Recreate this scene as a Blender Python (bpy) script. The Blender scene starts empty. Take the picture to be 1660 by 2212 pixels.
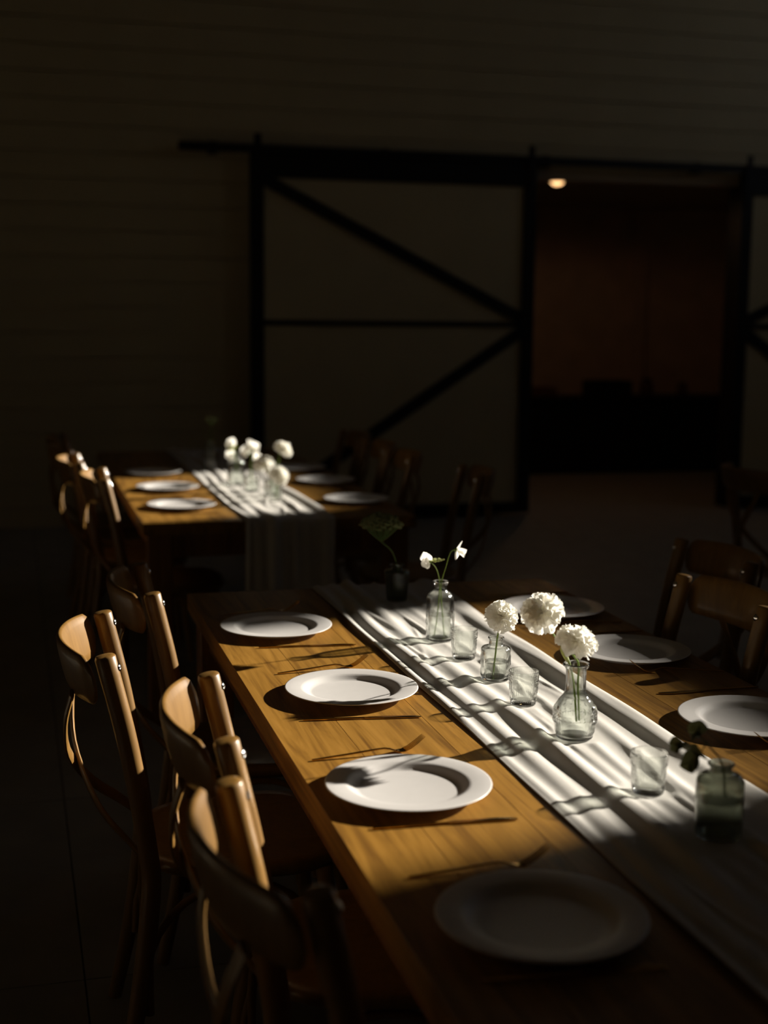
import bpy, bmesh, math, random
import numpy as np
from mathutils import Vector, Matrix

SC = bpy.context.scene
COL = SC.collection
R = math.radians

# ------------------------------------------------------------------ camera
F_PX, PITCH, YAW, ROLL, CAM_Z = 2934.26, 0.1446, 0.2688, 0.0102, 1.5117
fw = Vector((math.sin(YAW) * math.cos(PITCH), math.cos(YAW) * math.cos(PITCH), -math.sin(PITCH)))
rt0 = Vector((math.cos(YAW), -math.sin(YAW), 0))
up0 = rt0.cross(fw)
rt = math.cos(ROLL) * rt0 + math.sin(ROLL) * up0
up = -math.sin(ROLL) * rt0 + math.cos(ROLL) * up0
cd = bpy.data.cameras.new('camera')
cam = bpy.data.objects.new('camera', cd)
COL.objects.link(cam)
m = Matrix((rt, up, -fw)).transposed().to_4x4()
m.translation = Vector((0, 0, CAM_Z))
cam.matrix_world = m
cd.sensor_fit = 'HORIZONTAL'
cd.sensor_width = 24.0
cd.lens = 24.0 * F_PX / 1660.0
cd.clip_start = 0.05
cd.dof.use_dof = True
cd.dof.focus_distance = 2.72
cd.dof.aperture_fstop = cd.lens / 1000.0 / 0.0205
SC.camera = cam

# ------------------------------------------------------------------ light
W = bpy.data.worlds.new('world')
SC.world = W
W.use_nodes = True
bg = W.node_tree.nodes['Background']
bg.inputs[0].default_value = (0.80, 0.86, 1.0, 1)
bg.inputs[1].default_value = 1.2

SUN_EL, SUN_AZ = R(20.7), R(14.5)
sd = bpy.data.lights.new('sun', 'SUN')
sd.energy = 12.5
sd.angle = R(1.0)
sd.color = (1.0, 0.92, 0.79)
sun = bpy.data.objects.new('sun', sd)
COL.objects.link(sun)
light_dir = Vector((-math.cos(SUN_EL) * math.cos(SUN_AZ), -math.cos(SUN_EL) * math.sin(SUN_AZ), -math.sin(SUN_EL)))
sun.rotation_euler = light_dir.to_track_quat('-Z', 'Y').to_euler()
sun.location = (14, 5, 8)

SC.view_settings.view_transform = 'Standard'
SC.view_settings.look = 'None'
SC.view_settings.gamma = 1.0
SC.view_settings.use_curve_mapping = False
SC.view_settings.exposure = 0.0
SC.cycles.max_bounces = 14
SC.cycles.transmission_bounces = 10
SC.cycles.transparent_max_bounces = 12
SC.cycles.diffuse_bounces = 9
SC.cycles.use_denoising = True
SC.cycles.sample_clamp_indirect = 6.0
SC.cycles.blur_glossy = 0.5


# ------------------------------------------------------------------ materials
def nt(name):
    mt = bpy.data.materials.new(name)
    mt.use_nodes = True
    t = mt.node_tree
    return mt, t, t.nodes['Principled BSDF']


def ln(t, a, b):
    t.links.new(a, b)


def plain(name, col, rough=0.5, metal=0.0, spec=0.5, coat=0.0, noise=0.0, nscale=20.0, bump=0.0, bscale=60.0):
    mt, t, p = nt(name)
    p.inputs['Base Color'].default_value = (*col, 1)
    p.inputs['Roughness'].default_value = rough
    p.inputs['Metallic'].default_value = metal
    p.inputs['Specular IOR Level'].default_value = spec
    p.inputs['Coat Weight'].default_value = coat
    p.inputs['Coat Roughness'].default_value = 0.12
    tc = t.nodes.new('ShaderNodeTexCoord')
    if noise:
        n = t.nodes.new('ShaderNodeTexNoise')
        n.inputs['Scale'].default_value = nscale
        n.inputs['Detail'].default_value = 5
        ln(t, tc.outputs['Object'], n.inputs['Vector'])
        r = t.nodes.new('ShaderNodeValToRGB')
        r.color_ramp.elements[0].position = 0.3
        r.color_ramp.elements[1].position = 0.7
        r.color_ramp.elements[0].color = (*[c * (1 - noise) for c in col], 1)
        r.color_ramp.elements[1].color = (*[min(1, c * (1 + noise * 0.6)) for c in col], 1)
        ln(t, n.outputs['Fac'], r.inputs['Fac'])
        ln(t, r.outputs['Color'], p.inputs['Base Color'])
    if bump:
        n2 = t.nodes.new('ShaderNodeTexNoise')
        n2.inputs['Scale'].default_value = bscale
        n2.inputs['Detail'].default_value = 6
        ln(t, tc.outputs['Object'], n2.inputs['Vector'])
        b = t.nodes.new('ShaderNodeBump')
        b.inputs['Strength'].default_value = bump
        b.inputs['Distance'].default_value = 0.002
        ln(t, n2.outputs['Fac'], b.inputs['Height'])
        ln(t, b.outputs['Normal'], p.inputs['Normal'])
    return mt


def wood(name, dark, mid, light, scale=(16, 1.1, 16), rough=0.45, coat=0.0, knots=False, bump=0.15, varied=True):
    """grain runs along the local Y (or the axis with the small scale)"""
    mt, t, p = nt(name)
    tc = t.nodes.new('ShaderNodeTexCoord')
    oi = t.nodes.new('ShaderNodeObjectInfo')
    off = t.nodes.new('ShaderNodeVectorMath'); off.operation = 'MULTIPLY_ADD'
    comb = t.nodes.new('ShaderNodeCombineXYZ')
    for k in range(3):
        ln(t, oi.outputs['Random'], comb.inputs[k])
    ln(t, comb.outputs[0], off.inputs[0])
    off.inputs[1].default_value = (7.3, 11.1, 5.7)
    ln(t, tc.outputs['Object'], off.inputs[2])
    mp = t.nodes.new('ShaderNodeMapping')
    mp.inputs['Scale'].default_value = scale
    ln(t, off.outputs[0], mp.inputs['Vector'])
    n = t.nodes.new('ShaderNodeTexNoise')
    n.inputs['Scale'].default_value = 1.6
    n.inputs['Detail'].default_value = 7
    n.inputs['Roughness'].default_value = 0.62
    n.inputs['Distortion'].default_value = 1.6
    ln(t, mp.outputs[0], n.inputs['Vector'])
    mp2 = t.nodes.new('ShaderNodeMapping')
    mp2.inputs['Scale'].default_value = tuple(s * (9 if s > 3 else 3.0) for s in scale)
    ln(t, off.outputs[0], mp2.inputs['Vector'])
    n2 = t.nodes.new('ShaderNodeTexNoise')
    n2.inputs['Scale'].default_value = 1.0
    n2.inputs['Detail'].default_value = 4
    ln(t, mp2.outputs[0], n2.inputs['Vector'])
    mx = t.nodes.new('ShaderNodeMath'); mx.operation = 'MULTIPLY_ADD'
    ln(t, n2.outputs['Fac'], mx.inputs[0]); mx.inputs[1].default_value = 0.35
    ln(t, n.outputs['Fac'], mx.inputs[2])
    sb = t.nodes.new('ShaderNodeMath'); sb.operation = 'SUBTRACT'
    ln(t, mx.outputs[0], sb.inputs[0]); sb.inputs[1].default_value = 0.175
    r = t.nodes.new('ShaderNodeValToRGB')
    e = r.color_ramp.elements
    e[0].position = 0.33; e[0].color = (*dark, 1)
    e[1].position = 0.67; e[1].color = (*light, 1)
    k = e.new(0.5); k.color = (*mid, 1)
    ln(t, sb.outputs[0], r.inputs['Fac'])
    last = r.outputs['Color']
    if knots:
        mp3 = t.nodes.new('ShaderNodeMapping'); mp3.inputs['Scale'].default_value = (5.5, 2.0, 5.5)
        ln(t, off.outputs[0], mp3.inputs['Vector'])
        v = t.nodes.new('ShaderNodeTexVoronoi'); v.inputs['Scale'].default_value = 1.0
        ln(t, mp3.outputs[0], v.inputs['Vector'])
        kr = t.nodes.new('ShaderNodeMapRange')
        kr.inputs[1].default_value = 0.06; kr.inputs[2].default_value = 0.17
        kr.inputs[3].default_value = 0.65; kr.inputs[4].default_value = 0.0
        ln(t, v.outputs['Distance'], kr.inputs[0])
        mk = t.nodes.new('ShaderNodeMixRGB'); mk.blend_type = 'MIX'
        mk.inputs[2].default_value = (*[c * 0.45 for c in dark], 1)
        ln(t, kr.outputs[0], mk.inputs[0]); ln(t, last, mk.inputs[1])
        last = mk.outputs[0]
    if varied:
        hv = t.nodes.new('ShaderNodeHueSaturation')
        mr = t.nodes.new('ShaderNodeMapRange')
        mr.inputs[3].default_value = 0.86; mr.inputs[4].default_value = 1.12
        ln(t, oi.outputs['Random'], mr.inputs[0])
        ln(t, mr.outputs[0], hv.inputs['Value'])
        ln(t, last, hv.inputs['Color'])
        last = hv.outputs[0]
    ln(t, last, p.inputs['Base Color'])
    p.inputs['Roughness'].default_value = rough
    p.inputs['Coat Weight'].default_value = coat
    p.inputs['Coat Roughness'].default_value = 0.15
    b = t.nodes.new('ShaderNodeBump')
    b.inputs['Strength'].default_value = bump
    b.inputs['Distance'].default_value = 0.001
    ln(t, sb.outputs[0], b.inputs['Height'])
    ln(t, b.outputs['Normal'], p.inputs['Normal'])
    return mt


def petal_mat(name, col, trans=0.35, rough=0.6):
    mt, t, p = nt(name)
    p.inputs['Base Color'].default_value = (*col, 1)
    p.inputs['Roughness'].default_value = rough
    p.inputs['Specular IOR Level'].default_value = 0.2
    tl = t.nodes.new('ShaderNodeBsdfTranslucent')
    tl.inputs['Color'].default_value = (*col, 1)
    mx = t.nodes.new('ShaderNodeMixShader'); mx.inputs[0].default_value = trans
    out = t.nodes['Material Output']
    ln(t, p.outputs[0], mx.inputs[1]); ln(t, tl.outputs[0], mx.inputs[2])
    ln(t, mx.outputs[0], out.inputs['Surface'])
    return mt


def glass_mat(name, col=(0.97, 0.985, 0.97), ior=1.30, lo=0.08, hi=0.95):
    """thin pressed glass: most light goes straight through, slopes and edges refract and reflect"""
    mt, t, p = nt(name)
    p.inputs['Base Color'].default_value = (*col, 1)
    p.inputs['Roughness'].default_value = 0.0
    p.inputs['IOR'].default_value = ior
    p.inputs['Transmission Weight'].default_value = 1.0
    tr = t.nodes.new('ShaderNodeBsdfTransparent')
    tr.inputs['Color'].default_value = (*[1 - (1 - c) * .8 for c in col], 1)
    lw = t.nodes.new('ShaderNodeLayerWeight'); lw.inputs['Blend'].default_value = 0.5
    mr = t.nodes.new('ShaderNodeMapRange')
    mr.inputs[1].default_value = 0.0; mr.inputs[2].default_value = 0.9
    mr.inputs[3].default_value = lo; mr.inputs[4].default_value = hi
    pw = t.nodes.new('ShaderNodeMath'); pw.operation = 'POWER'; pw.inputs[1].default_value = 1.15
    ln(t, lw.outputs['Facing'], pw.inputs[0])
    ln(t, pw.outputs[0], mr.inputs[0])
    mx = t.nodes.new('ShaderNodeMixShader')
    ln(t, mr.outputs[0], mx.inputs[0]); ln(t, tr.outputs[0], mx.inputs[1]); ln(t, p.outputs[0], mx.inputs[2])
    fr = t.nodes.new('ShaderNodeFresnel'); fr.inputs['IOR'].default_value = 1.22
    gl = t.nodes.new('ShaderNodeBsdfGlossy'); gl.inputs['Roughness'].default_value = 0.07
    top = t.nodes.new('ShaderNodeMixShader')
    ln(t, fr.outputs[0], top.inputs[0]); ln(t, mx.outputs[0], top.inputs[1]); ln(t, gl.outputs[0], top.inputs[2])
    ln(t, top.outputs[0], t.nodes['Material Output'].inputs['Surface'])
    return mt


def pane_mat(name):
    mt, t, p = nt(name)
    tr = t.nodes.new('ShaderNodeBsdfTransparent')
    gl = t.nodes.new('ShaderNodeBsdfGlossy'); gl.inputs['Roughness'].default_value = 0.02
    mx = t.nodes.new('ShaderNodeMixShader'); mx.inputs[0].default_value = 0.06
    ln(t, tr.outputs[0], mx.inputs[1]); ln(t, gl.outputs[0], mx.inputs[2])
    ln(t, mx.outputs[0], t.nodes['Material Output'].inputs['Surface'])
    return mt


def cloth_mat(name, col):
    mt, t, p = nt(name)
    p.inputs['Base Color'].default_value = (*col, 1)
    p.inputs['Roughness'].default_value = 0.85
    p.inputs['Specular IOR Level'].default_value = 0.15
    p.inputs['Sheen Weight'].default_value = 0.1
    tc = t.nodes.new('ShaderNodeTexCoord')
    b = t.nodes.new('ShaderNodeBump'); b.inputs['Strength'].default_value = 0.25
    b.inputs['Distance'].default_value = 0.0004
    wv = t.nodes.new('ShaderNodeTexWave'); wv.inputs['Scale'].default_value = 450
    wv.inputs['Distortion'].default_value = 2.0
    wv2 = t.nodes.new('ShaderNodeTexWave'); wv2.inputs['Scale'].default_value = 450
    wv2.bands_direction = 'Y'; wv2.inputs['Distortion'].default_value = 2.0
    ad = t.nodes.new('ShaderNodeMath'); ad.operation = 'ADD'
    for w_ in (wv, wv2):
        ln(t, tc.outputs['Object'], w_.inputs['Vector'])
    ln(t, wv.outputs['Fac'], ad.inputs[0]); ln(t, wv2.outputs['Fac'], ad.inputs[1])
    ln(t, ad.outputs[0], b.inputs['Height'])
    ln(t, b.outputs['Normal'], p.inputs['Normal'])
    tl = t.nodes.new('ShaderNodeBsdfTranslucent'); tl.inputs['Color'].default_value = (*col, 1)
    mx = t.nodes.new('ShaderNodeMixShader'); mx.inputs[0].default_value = 0.15
    ln(t, p.outputs[0], mx.inputs[1]); ln(t, tl.outputs[0], mx.inputs[2])
    ln(t, mx.outputs[0], t.nodes['Material Output'].inputs['Surface'])
    return mt


def emis_mat(name, col, strength):
    mt, t, p = nt(name)
    p.inputs['Emission Color'].default_value = (*col, 1)
    p.inputs['Emission Strength'].default_value = strength
    return mt


M = {}
M['board'] = plain('painted_board', (0.51, 0.425, 0.24), 0.6, noise=0.06, nscale=3, bump=0.1, bscale=30)
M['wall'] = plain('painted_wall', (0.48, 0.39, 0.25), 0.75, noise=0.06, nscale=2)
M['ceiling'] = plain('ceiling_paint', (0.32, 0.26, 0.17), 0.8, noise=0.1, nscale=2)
M['tile'] = plain('concrete_tile', (0.30, 0.28, 0.235), 0.5, noise=0.15, nscale=5, bump=0.1)
M['grout'] = plain('grout', (0.09, 0.075, 0.055), 0.9, noise=0.1)
M['black'] = plain('black_steel', (0.012, 0.011, 0.010), 0.5, spec=0.25, noise=0.2, nscale=8)
M['barpanel'] = plain('brown_panel', (0.60, 0.46, 0.36), 0.55, noise=0.15, nscale=4)
M['blackcab'] = plain('black_cabinet', (0.008, 0.007, 0.006), 0.5, spec=0.2, noise=0.2)
M['rust'] = plain('dark_copper', (0.16, 0.06, 0.025), 0.4, metal=0.3, noise=0.2)
M['table'] = wood('table_wood', (0.155, 0.068, 0.0085), (0.285, 0.138, 0.019), (0.37, 0.185, 0.031), rough=0.42, knots=True)
M['tabledark'] = wood('table_leg_wood', (0.16, 0.06, 0.015), (0.24, 0.10, 0.026), (0.30, 0.13, 0.035), scale=(16, 16, 1.2))
M['chair'] = wood('chair_wood', (0.170, 0.084, 0.016), (0.210, 0.107, 0.022), (0.245, 0.128, 0.029), scale=(9, 9, 1.2), rough=0.42, coat=0.2, bump=0.05)
M['plate'] = plain('white_stoneware', (0.66, 0.64, 0.63), 0.35, spec=0.45, noise=0.02, nscale=40, bump=0.04, bscale=300)
M['gold'] = plain('brushed_gold', (0.72, 0.45, 0.15), 0.13, metal=1.0, noise=0.05)
M['chrome'] = plain('chrome', (0.85, 0.85, 0.86), 0.12, metal=1.0, noise=0.03)
M['cloth'] = cloth_mat('linen_cloth', (0.70, 0.675, 0.635))
M['glass'] = glass_mat('clear_glass')
M['water'] = glass_mat('water', (0.97, 0.985, 0.975), lo=0.10, hi=0.9)
M['shadeglass'] = glass_mat('shade_tinted_glass', (0.54, 0.565, 0.49), lo=0.48, hi=0.98)  # clear glass tinted darker, the shade around these vases put into its colour
M['pane'] = pane_mat('window_pane')
M['petal'] = petal_mat('white_petal', (0.96, 0.945, 0.89), 0.58)
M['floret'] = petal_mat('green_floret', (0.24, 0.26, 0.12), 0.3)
M['budgreen'] = petal_mat('pale_bud_green', (0.52, 0.55, 0.24), 0.4)
M['stem'] = petal_mat('green_stem', (0.20, 0.28, 0.06), 0.15, 0.45)
M['stemdark'] = petal_mat('dark_stem', (0.09, 0.14, 0.04), 0.15, 0.45)
M['lens'] = emis_mat('warm_lamp_lens', (1.0, 0.56, 0.24), 2.6)


# ------------------------------------------------------------------ mesh helpers
def link(o, parent=None):
    COL.objects.link(o)
    if parent is not None:
        o.parent = parent
    return o


def mesh(name, v, f, mat, parent=None, smooth=True, angle=None, loc=None):
    me = bpy.data.meshes.new(name)
    me.from_pydata([tuple(map(float, p)) for p in v], [], f)
    me.materials.append(mat)
    if smooth:
        me.shade_smooth()
        if angle:
            me.set_sharp_from_angle(angle=R(angle))
    me.update()
    o = bpy.data.objects.new(name, me)
    if loc is not None:
        o.location = loc
    return link(o, parent)


def empty(name, loc=(0, 0, 0), rz=0.0):
    o = bpy.data.objects.new(name, None)
    o.empty_display_size = 0.05
    o.location = loc
    o.rotation_euler = (0, 0, rz)
    return link(o)


def tag(o, label=None, cat=None, group=None, kind=None):
    for k, v in (('label', label), ('category', cat), ('group', group), ('kind', kind)):
        if v:
            o[k] = v
    return o


class Geo:
    def __init__(self):
        self.v, self.f = [], []

    def add(self, v, f):
        n = len(self.v)
        self.v += [tuple(p) for p in v]
        self.f += [tuple(i + n for i in q) for q in f]
        return self

    def box(self, a, b):
        x0, y0, z0 = a; x1, y1, z1 = b
        return self.add([(x0, y0, z0), (x1, y0, z0), (x1, y1, z0), (x0, y1, z0), (x0, y0, z1), (x1, y0, z1), (x1, y1, z1), (x0, y1, z1)],
                        [(0, 3, 2, 1), (4, 5, 6, 7), (0, 1, 5, 4), (1, 2, 6, 5), (2, 3, 7, 6), (3, 0, 4, 7)])

    def tube(self, pts, rad, n=10, sx=1.0):
        pts = [Vector(p) for p in pts]
        if not hasattr(rad, '__len__'):
            rad = [rad] * len(pts)
        vs, fs = [], []
        t0 = (pts[1] - pts[0]).normalized()
        ref = Vector((1, 0, 0)) if abs(t0.x) < 0.8 else Vector((0, 1, 0))
        u = t0.cross(ref).normalized()
        for i, p in enumerate(pts):
            a = pts[max(0, i - 1)]; b = pts[min(len(pts) - 1, i + 1)]
            t = (b - a).normalized()
            u = (u - t * u.dot(t)).normalized()
            w = t.cross(u)
            for k in range(n):
                an = 2 * math.pi * k / n
                vs.append(p + rad[i] * (math.cos(an) * u * sx + math.sin(an) * w))
        for i in range(len(pts) - 1):
            for k in range(n):
                k2 = (k + 1) % n
                fs.append((i * n + k, i * n + k2, (i + 1) * n + k2, (i + 1) * n + k))
        fs.append(tuple(range(n - 1, -1, -1)))
        fs.append(tuple((len(pts) - 1) * n + k for k in range(n)))
        return self.add(vs, fs)

    def sweep(self, pts, sides, ups, hw, hh, n=10, power=3.5):
        """rounded-rectangle section: half width hw along sides[i], half height hh along ups[i]"""
        vs, fs = [], []
        for i, p in enumerate(pts):
            p = Vector(p)
            for k in range(n):
                an = 2 * math.pi * (k + 0.5) / n
                c, s = math.cos(an), math.sin(an)
                q = (abs(c) ** power + abs(s) ** power) ** (-1 / power)
                vs.append(p + Vector(sides[i]) * (hw[i] * c * q) + Vector(ups[i]) * (hh[i] * s * q))
        for i in range(len(pts) - 1):
            for k in range(n):
                k2 = (k + 1) % n
                fs.append((i * n + k, i * n + k2, (i + 1) * n + k2, (i + 1) * n + k))
        fs.append(tuple(range(n - 1, -1, -1)))
        fs.append(tuple((len(pts) - 1) * n + k for k in range(n)))
        return self.add(vs, fs)

    def lathe(self, prof, n=48, rfun=None):
        """closed solid of revolution; profile runs (r,z) from axis to axis"""
        vs, fs = [], []
        rows = []
        for j, (r, z) in enumerate(prof):
            if r < 1e-6:
                rows.append([len(vs)]); vs.append((0, 0, z))
            else:
                row = []
                for k in range(n):
                    a = 2 * math.pi * k / n
                    rr = r + (rfun(a, r, z, j) if rfun else 0)
                    row.append(len(vs)); vs.append((rr * math.cos(a), rr * math.sin(a), z))
                rows.append(row)
        for a, b in zip(rows[:-1], rows[1:]):
            if len(a) == 1 and len(b) == 1:
                continue
            for k in range(n):
                k2 = (k + 1) % n
                if len(a) == 1:
                    fs.append((a[0], b[k2], b[k]))
                elif len(b) == 1:
                    fs.append((a[k], a[k2], b[0]))
                else:
                    fs.append((a[k], a[k2], b[k2], b[k]))
        return self.add(vs, fs)

    def obj(self, name, mat, parent=None, smooth=True, angle=40, bevel=0.0, loc=None):
        o = mesh(name, self.v, self.f, mat, parent, smooth, angle, loc)
        if bevel:
            md = o.modifiers.new('bevel', 'BEVEL')
            md.width = bevel; md.segments = 2; md.limit_method = 'ANGLE'
        return o


def boxobj(name, a, b, mat, parent=None, bevel=0.0):
    """box with its origin at its own centre"""
    c = [(p + q) / 2 for p, q in zip(a, b)]
    g = Geo().box([p - s for p, s in zip(a, c)], [q - s for q, s in zip(b, c)])
    return g.obj(name, mat, parent, smooth=False, bevel=bevel, loc=c)


def spline(pts, n):
    """Catmull-Rom through the points, n samples"""
    P = [Vector(p) for p in pts]
    P = [2 * P[0] - P[1]] + P + [2 * P[-1] - P[-2]]
    out = []
    segs = len(P) - 3
    for i in range(n):
        t = i / (n - 1) * segs
        k = min(int(t), segs - 1); t -= k
        a, b, c, d = P[k:k + 4]
        out.append(0.5 * ((2 * b) + (c - a) * t + (2 * a - 5 * b + 4 * c - d) * t * t + (3 * b - a - 3 * c + d) * t ** 3))
    return out


def copy_tree(o, parent=None):
    c = o.copy()
    COL.objects.link(c)
    if parent is not None:
        c.parent = parent
    for ch in list(o.children):
        copy_tree(ch, c)
    return c


# ------------------------------------------------------------------ room
XL, XR, YN, YB, ZC = -3.0, 8.0, -2.5, 9.75, 5.0
Y_IN, Z_IN = 13.2, 2.62
OPX0, OPX1, OPZ = 3.60, 5.545, 2.527

floor = Geo().box((XL - .1, YN - .1, -0.12), (XR + .1, Y_IN + .1, -0.006)).obj('floor', M['grout'], smooth=False)
tag(floor, kind='structure')
TS, G = 1.2, 0.002
proto_tile = None
x = 0.126 - 3 * TS
while x < XR:
    y = 2.99 - 5 * TS
    while y < Y_IN:
        x0, x1, y0, y1 = max(x, XL), min(x + TS, XR), max(y, YN), min(y + TS, Y_IN)
        if x1 - x0 > 0.05 and y1 - y0 > 0.05:
            boxobj('tile', (x0 + G, y0 + G, -0.006), (x1 - G, y1 - G, 0.0), M['tile'], floor)
        y += TS
    x += TS

wb = Geo()
wb.box((XL, YB, 0), (OPX0, YB + .14, ZC)).box((OPX1, YB, 0), (XR, YB + .14, ZC)).box((OPX0, YB, OPZ), (OPX1, YB + .14, ZC))
wall_back = tag(wb.obj('wall_back', M['wall'], smooth=False), kind='structure')
BP = 0.1745
z = 0.0
k = 0
Z0 = 2.143 * .995 + .75 - 12 * BP - 0.7 * BP
z = Z0 - math.ceil(Z0 / BP) * BP
while z < ZC:
    a, b = max(z, 0), min(z + BP, ZC)
    if b - a > 0.02:
        spans = [(XL, XR)] if a >= OPZ else [(XL, OPX0), (OPX1, XR)]
        for (u0, u1) in spans:
            boxobj('board', (u0, YB - .02, a + .003), (u1, YB, b - .003), M['board'], wall_back, bevel=0.003)
    z += BP

tag(Geo().box((XL - .12, YN, 0), (XL, YB + .14, ZC)).obj('wall_left', M['wall'], smooth=False), kind='structure')
tag(Geo().box((XL - .12, YN - .12, 0), (XR + .12, YN, ZC)).obj('wall_front', M['wall'], smooth=False), kind='structure')
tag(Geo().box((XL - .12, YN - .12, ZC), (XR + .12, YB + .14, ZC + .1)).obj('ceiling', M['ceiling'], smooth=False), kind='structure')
# right wall with the two high windows the sun comes through
WIN = [(3.660, 5.115), (6.89, 8.31)]
WZ0, WZ1 = 3.402, 4.42
wr = Geo()
wr.box((XR, YN, 0), (XR + .12, YB + .14, WZ0)).box((XR, YN, WZ1), (XR + .12, YB + .14, ZC))
e = [YN] + [q for w_ in WIN for q in w_] + [YB + .14]
for i in range(0, len(e), 2):
    wr.box((XR, e[i], WZ0), (XR + .12, e[i + 1], WZ1))
tag(wr.obj('wall_right', M['wall'], smooth=False), kind='structure')
for i, (y0, y1) in enumerate(WIN):
    g = Geo()
    t_ = 0.04
    g.box((XR + .02, y0 - .001, WZ0 - t_), (XR + .1, y1, WZ0)).box((XR + .02, y0, WZ1), (XR + .1, y1, WZ1 + t_))
    g.box((XR + .02, y0 - t_, WZ0 - t_), (XR + .1, y0, WZ1 + t_)).box((XR + .02, y1, WZ0 - t_), (XR + .1, y1 + t_, WZ1 + t_))
    wn = tag(g.obj('window_%d' % (i + 1), M['black'], smooth=False), kind='structure')
    boxobj('pane', (XR + .055, y0, WZ0), (XR + .061, y1, WZ1), M['pane'], wn)

# the room behind the sliding doors
bx0, bx1 = 2.4, 7.7
tag(Geo().box((bx0, Y_IN, 0), (bx1, Y_IN + .1, Z_IN + .1)).obj('wall_inner_back', M['barpanel'], smooth=False), kind='structure')
tag(Geo().box((bx0 - .1, YB + .14, 0), (bx0, Y_IN + .1, Z_IN + .1)).obj('wall_inner_left', M['barpanel'], smooth=False), kind='structure')
tag(Geo().box((bx1, YB + .14, 0), (bx1 + .1, Y_IN + .1, Z_IN + .1)).obj('wall_inner_right', M['barpanel'], smooth=False), kind='structure')
tag(Geo().box((bx0 - .1, YB + .14, Z_IN), (bx1 + .1, Y_IN + .1, Z_IN + .1)).obj('ceiling_inner', M['ceiling'], smooth=False), kind='structure')
for s_, nm in ((OPX0, 'trim_2'), (OPX1, 'trim_3')):
    d_ = .012 if s_ == OPX0 else -.012
    tag(Geo().box((min(s_, s_ + d_), YB - .022, 0), (max(s_, s_ + d_), YB + .145, OPZ)).obj(nm, M['black'], smooth=False), kind='structure')
tag(Geo().box((6.28, Y_IN - .05, 0), (6.45, Y_IN, Z_IN)).obj('trim_1', M['barpanel'], smooth=False), kind='structure')


def downlight(x, y):
    t = empty('downlight', (x, y, Z_IN - .014))
    tag(t, 'small round recessed ceiling lamp glowing warm beyond the sliding doors', 'lamp')
    g = Geo()
    g.lathe([(0.055, 0.0), (0.070, 0.0), (0.074, 0.006), (0.074, 0.014), (0.055, 0.014), (0.055, 0.0)], 32)
    g.obj('trim_ring', M['ceiling'], t)
    Geo().lathe([(0, -0.028), (0.022, -0.026), (0.040, -0.018), (0.051, -0.006), (0.054, 0.001), (0.054, 0.013), (0, 0.013)], 32).obj('lens', M['lens'], t)
    l = bpy.data.lights.new('lamp_light', 'SPOT')
    l.energy = 5.6; l.spot_size = R(176); l.spot_blend = 0.25; l.color = (1.0, 0.56, 0.27); l.shadow_soft_size = 0.04
    lo = bpy.data.objects.new('lamp_light', l)
    lo.location = (0, 0, -0.04)
    link(lo, t)
    return t


downlight(4.41, 10.72)


# ------------------------------------------------------------------ sliding doors
def sliding_door(name, x0, x1, mirror):
    d = empty(name, ((x0 + x1) / 2, 9.62, 0))
    tag(d, kind='structure')
    w = (x1 - x0) / 2
    s = -1 if mirror else 1
    zb, zt, zm = 0.025, 2.61, 1.445
    boxobj('panel', (-w + .02, 0, zb + .02), (w - .02, .03, zt - .02), M['board'], d)
    sw = 0.095
    for sgn in (-1, 1):
        boxobj('stile', (sgn * w - (sw if sgn > 0 else 0), -.025, zb), (sgn * w + (0 if sgn > 0 else sw), .032, zt), M['black'], d, .003)
    boxobj('top_rail', (-w + sw, -.024, zt - .16), (w - sw, .031, zt), M['black'], d, .003)
    boxobj('bottom_rail', (-w + sw, -.024, zb), (w - sw, .031, zb + .085), M['black'], d, .003)
    boxobj('cross_rail', (-w + sw, -.018, zm - .02), (w - sw, .0, zm + .02), M['black'], d, .002)
    for (za, zc) in ((zt - .17, zm + .04), (zb + .09, zm - .045)):
        a = Vector((s * (-w + sw), 0, za)); b = Vector((s * (w - sw + .01), 0, zc))
        t = (b - a).normalized(); n = Vector((-t.z, 0, t.x)) * 0.042
        a2 = a - t * .02; b2 = b + t * .02
        g = Geo()
        vs = [a2 - n, b2 - n, b2 + n, a2 + n]
        v = [(q.x, -.022, q.z) for q in vs] + [(q.x, .002, q.z) for q in vs]
        g.add(v, [(0, 1, 2, 3), (7, 6, 5, 4), (0, 4, 5, 1), (1, 5, 6, 2), (2, 6, 7, 3), (3, 7, 4, 0)])
        g.obj('brace', M['black'], d, smooth=False)
    for sgn in (-1, 1):
        h = boxobj('hanger', (sgn * (w - .05) - .025, -.034, zt - .25), (sgn * (w - .05) + .025, -.025, 2.745), M['black'], d, .002)
    return d


sliding_door('door_1', 1.655, 3.79, False)
sliding_door('door_2', 5.485, 7.62, True)
tr = empty('door_track', (4.5, 9.63, 2.645))
tag(tr, 'long black steel track the two sliding doors hang from', 'track')
boxobj('track_bar', (-3.34, -.018, -.03), (3.3, .018, .03), M['black'], tr, .004)
for i in range(6):
    xx = -3.1 + i * 1.24
    boxobj('bracket', (xx - .03, .018, -.04), (xx + .03, .0985, .04), M['black'], tr)

# black bar counter with things on it
bc = empty('bar_counter', (5.2, 12.35, 0))
tag(bc, 'long low black counter standing in the dim room beyond the doors', 'counter')
boxobj('body', (-1.9, -.22, 0), (1.9, .28, .70), M['blackcab'], bc, .004)
boxobj('countertop', (-1.95, -.26, .70), (1.95, .31, .735), M['blackcab'], bc, .004)
for i in range(4):
    boxobj('door', (-1.86 + i * .94, -.235, .06), (-.97 + i * .94, -.22, .67), M['blackcab'], bc, .003)
CT = 0.735


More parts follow.
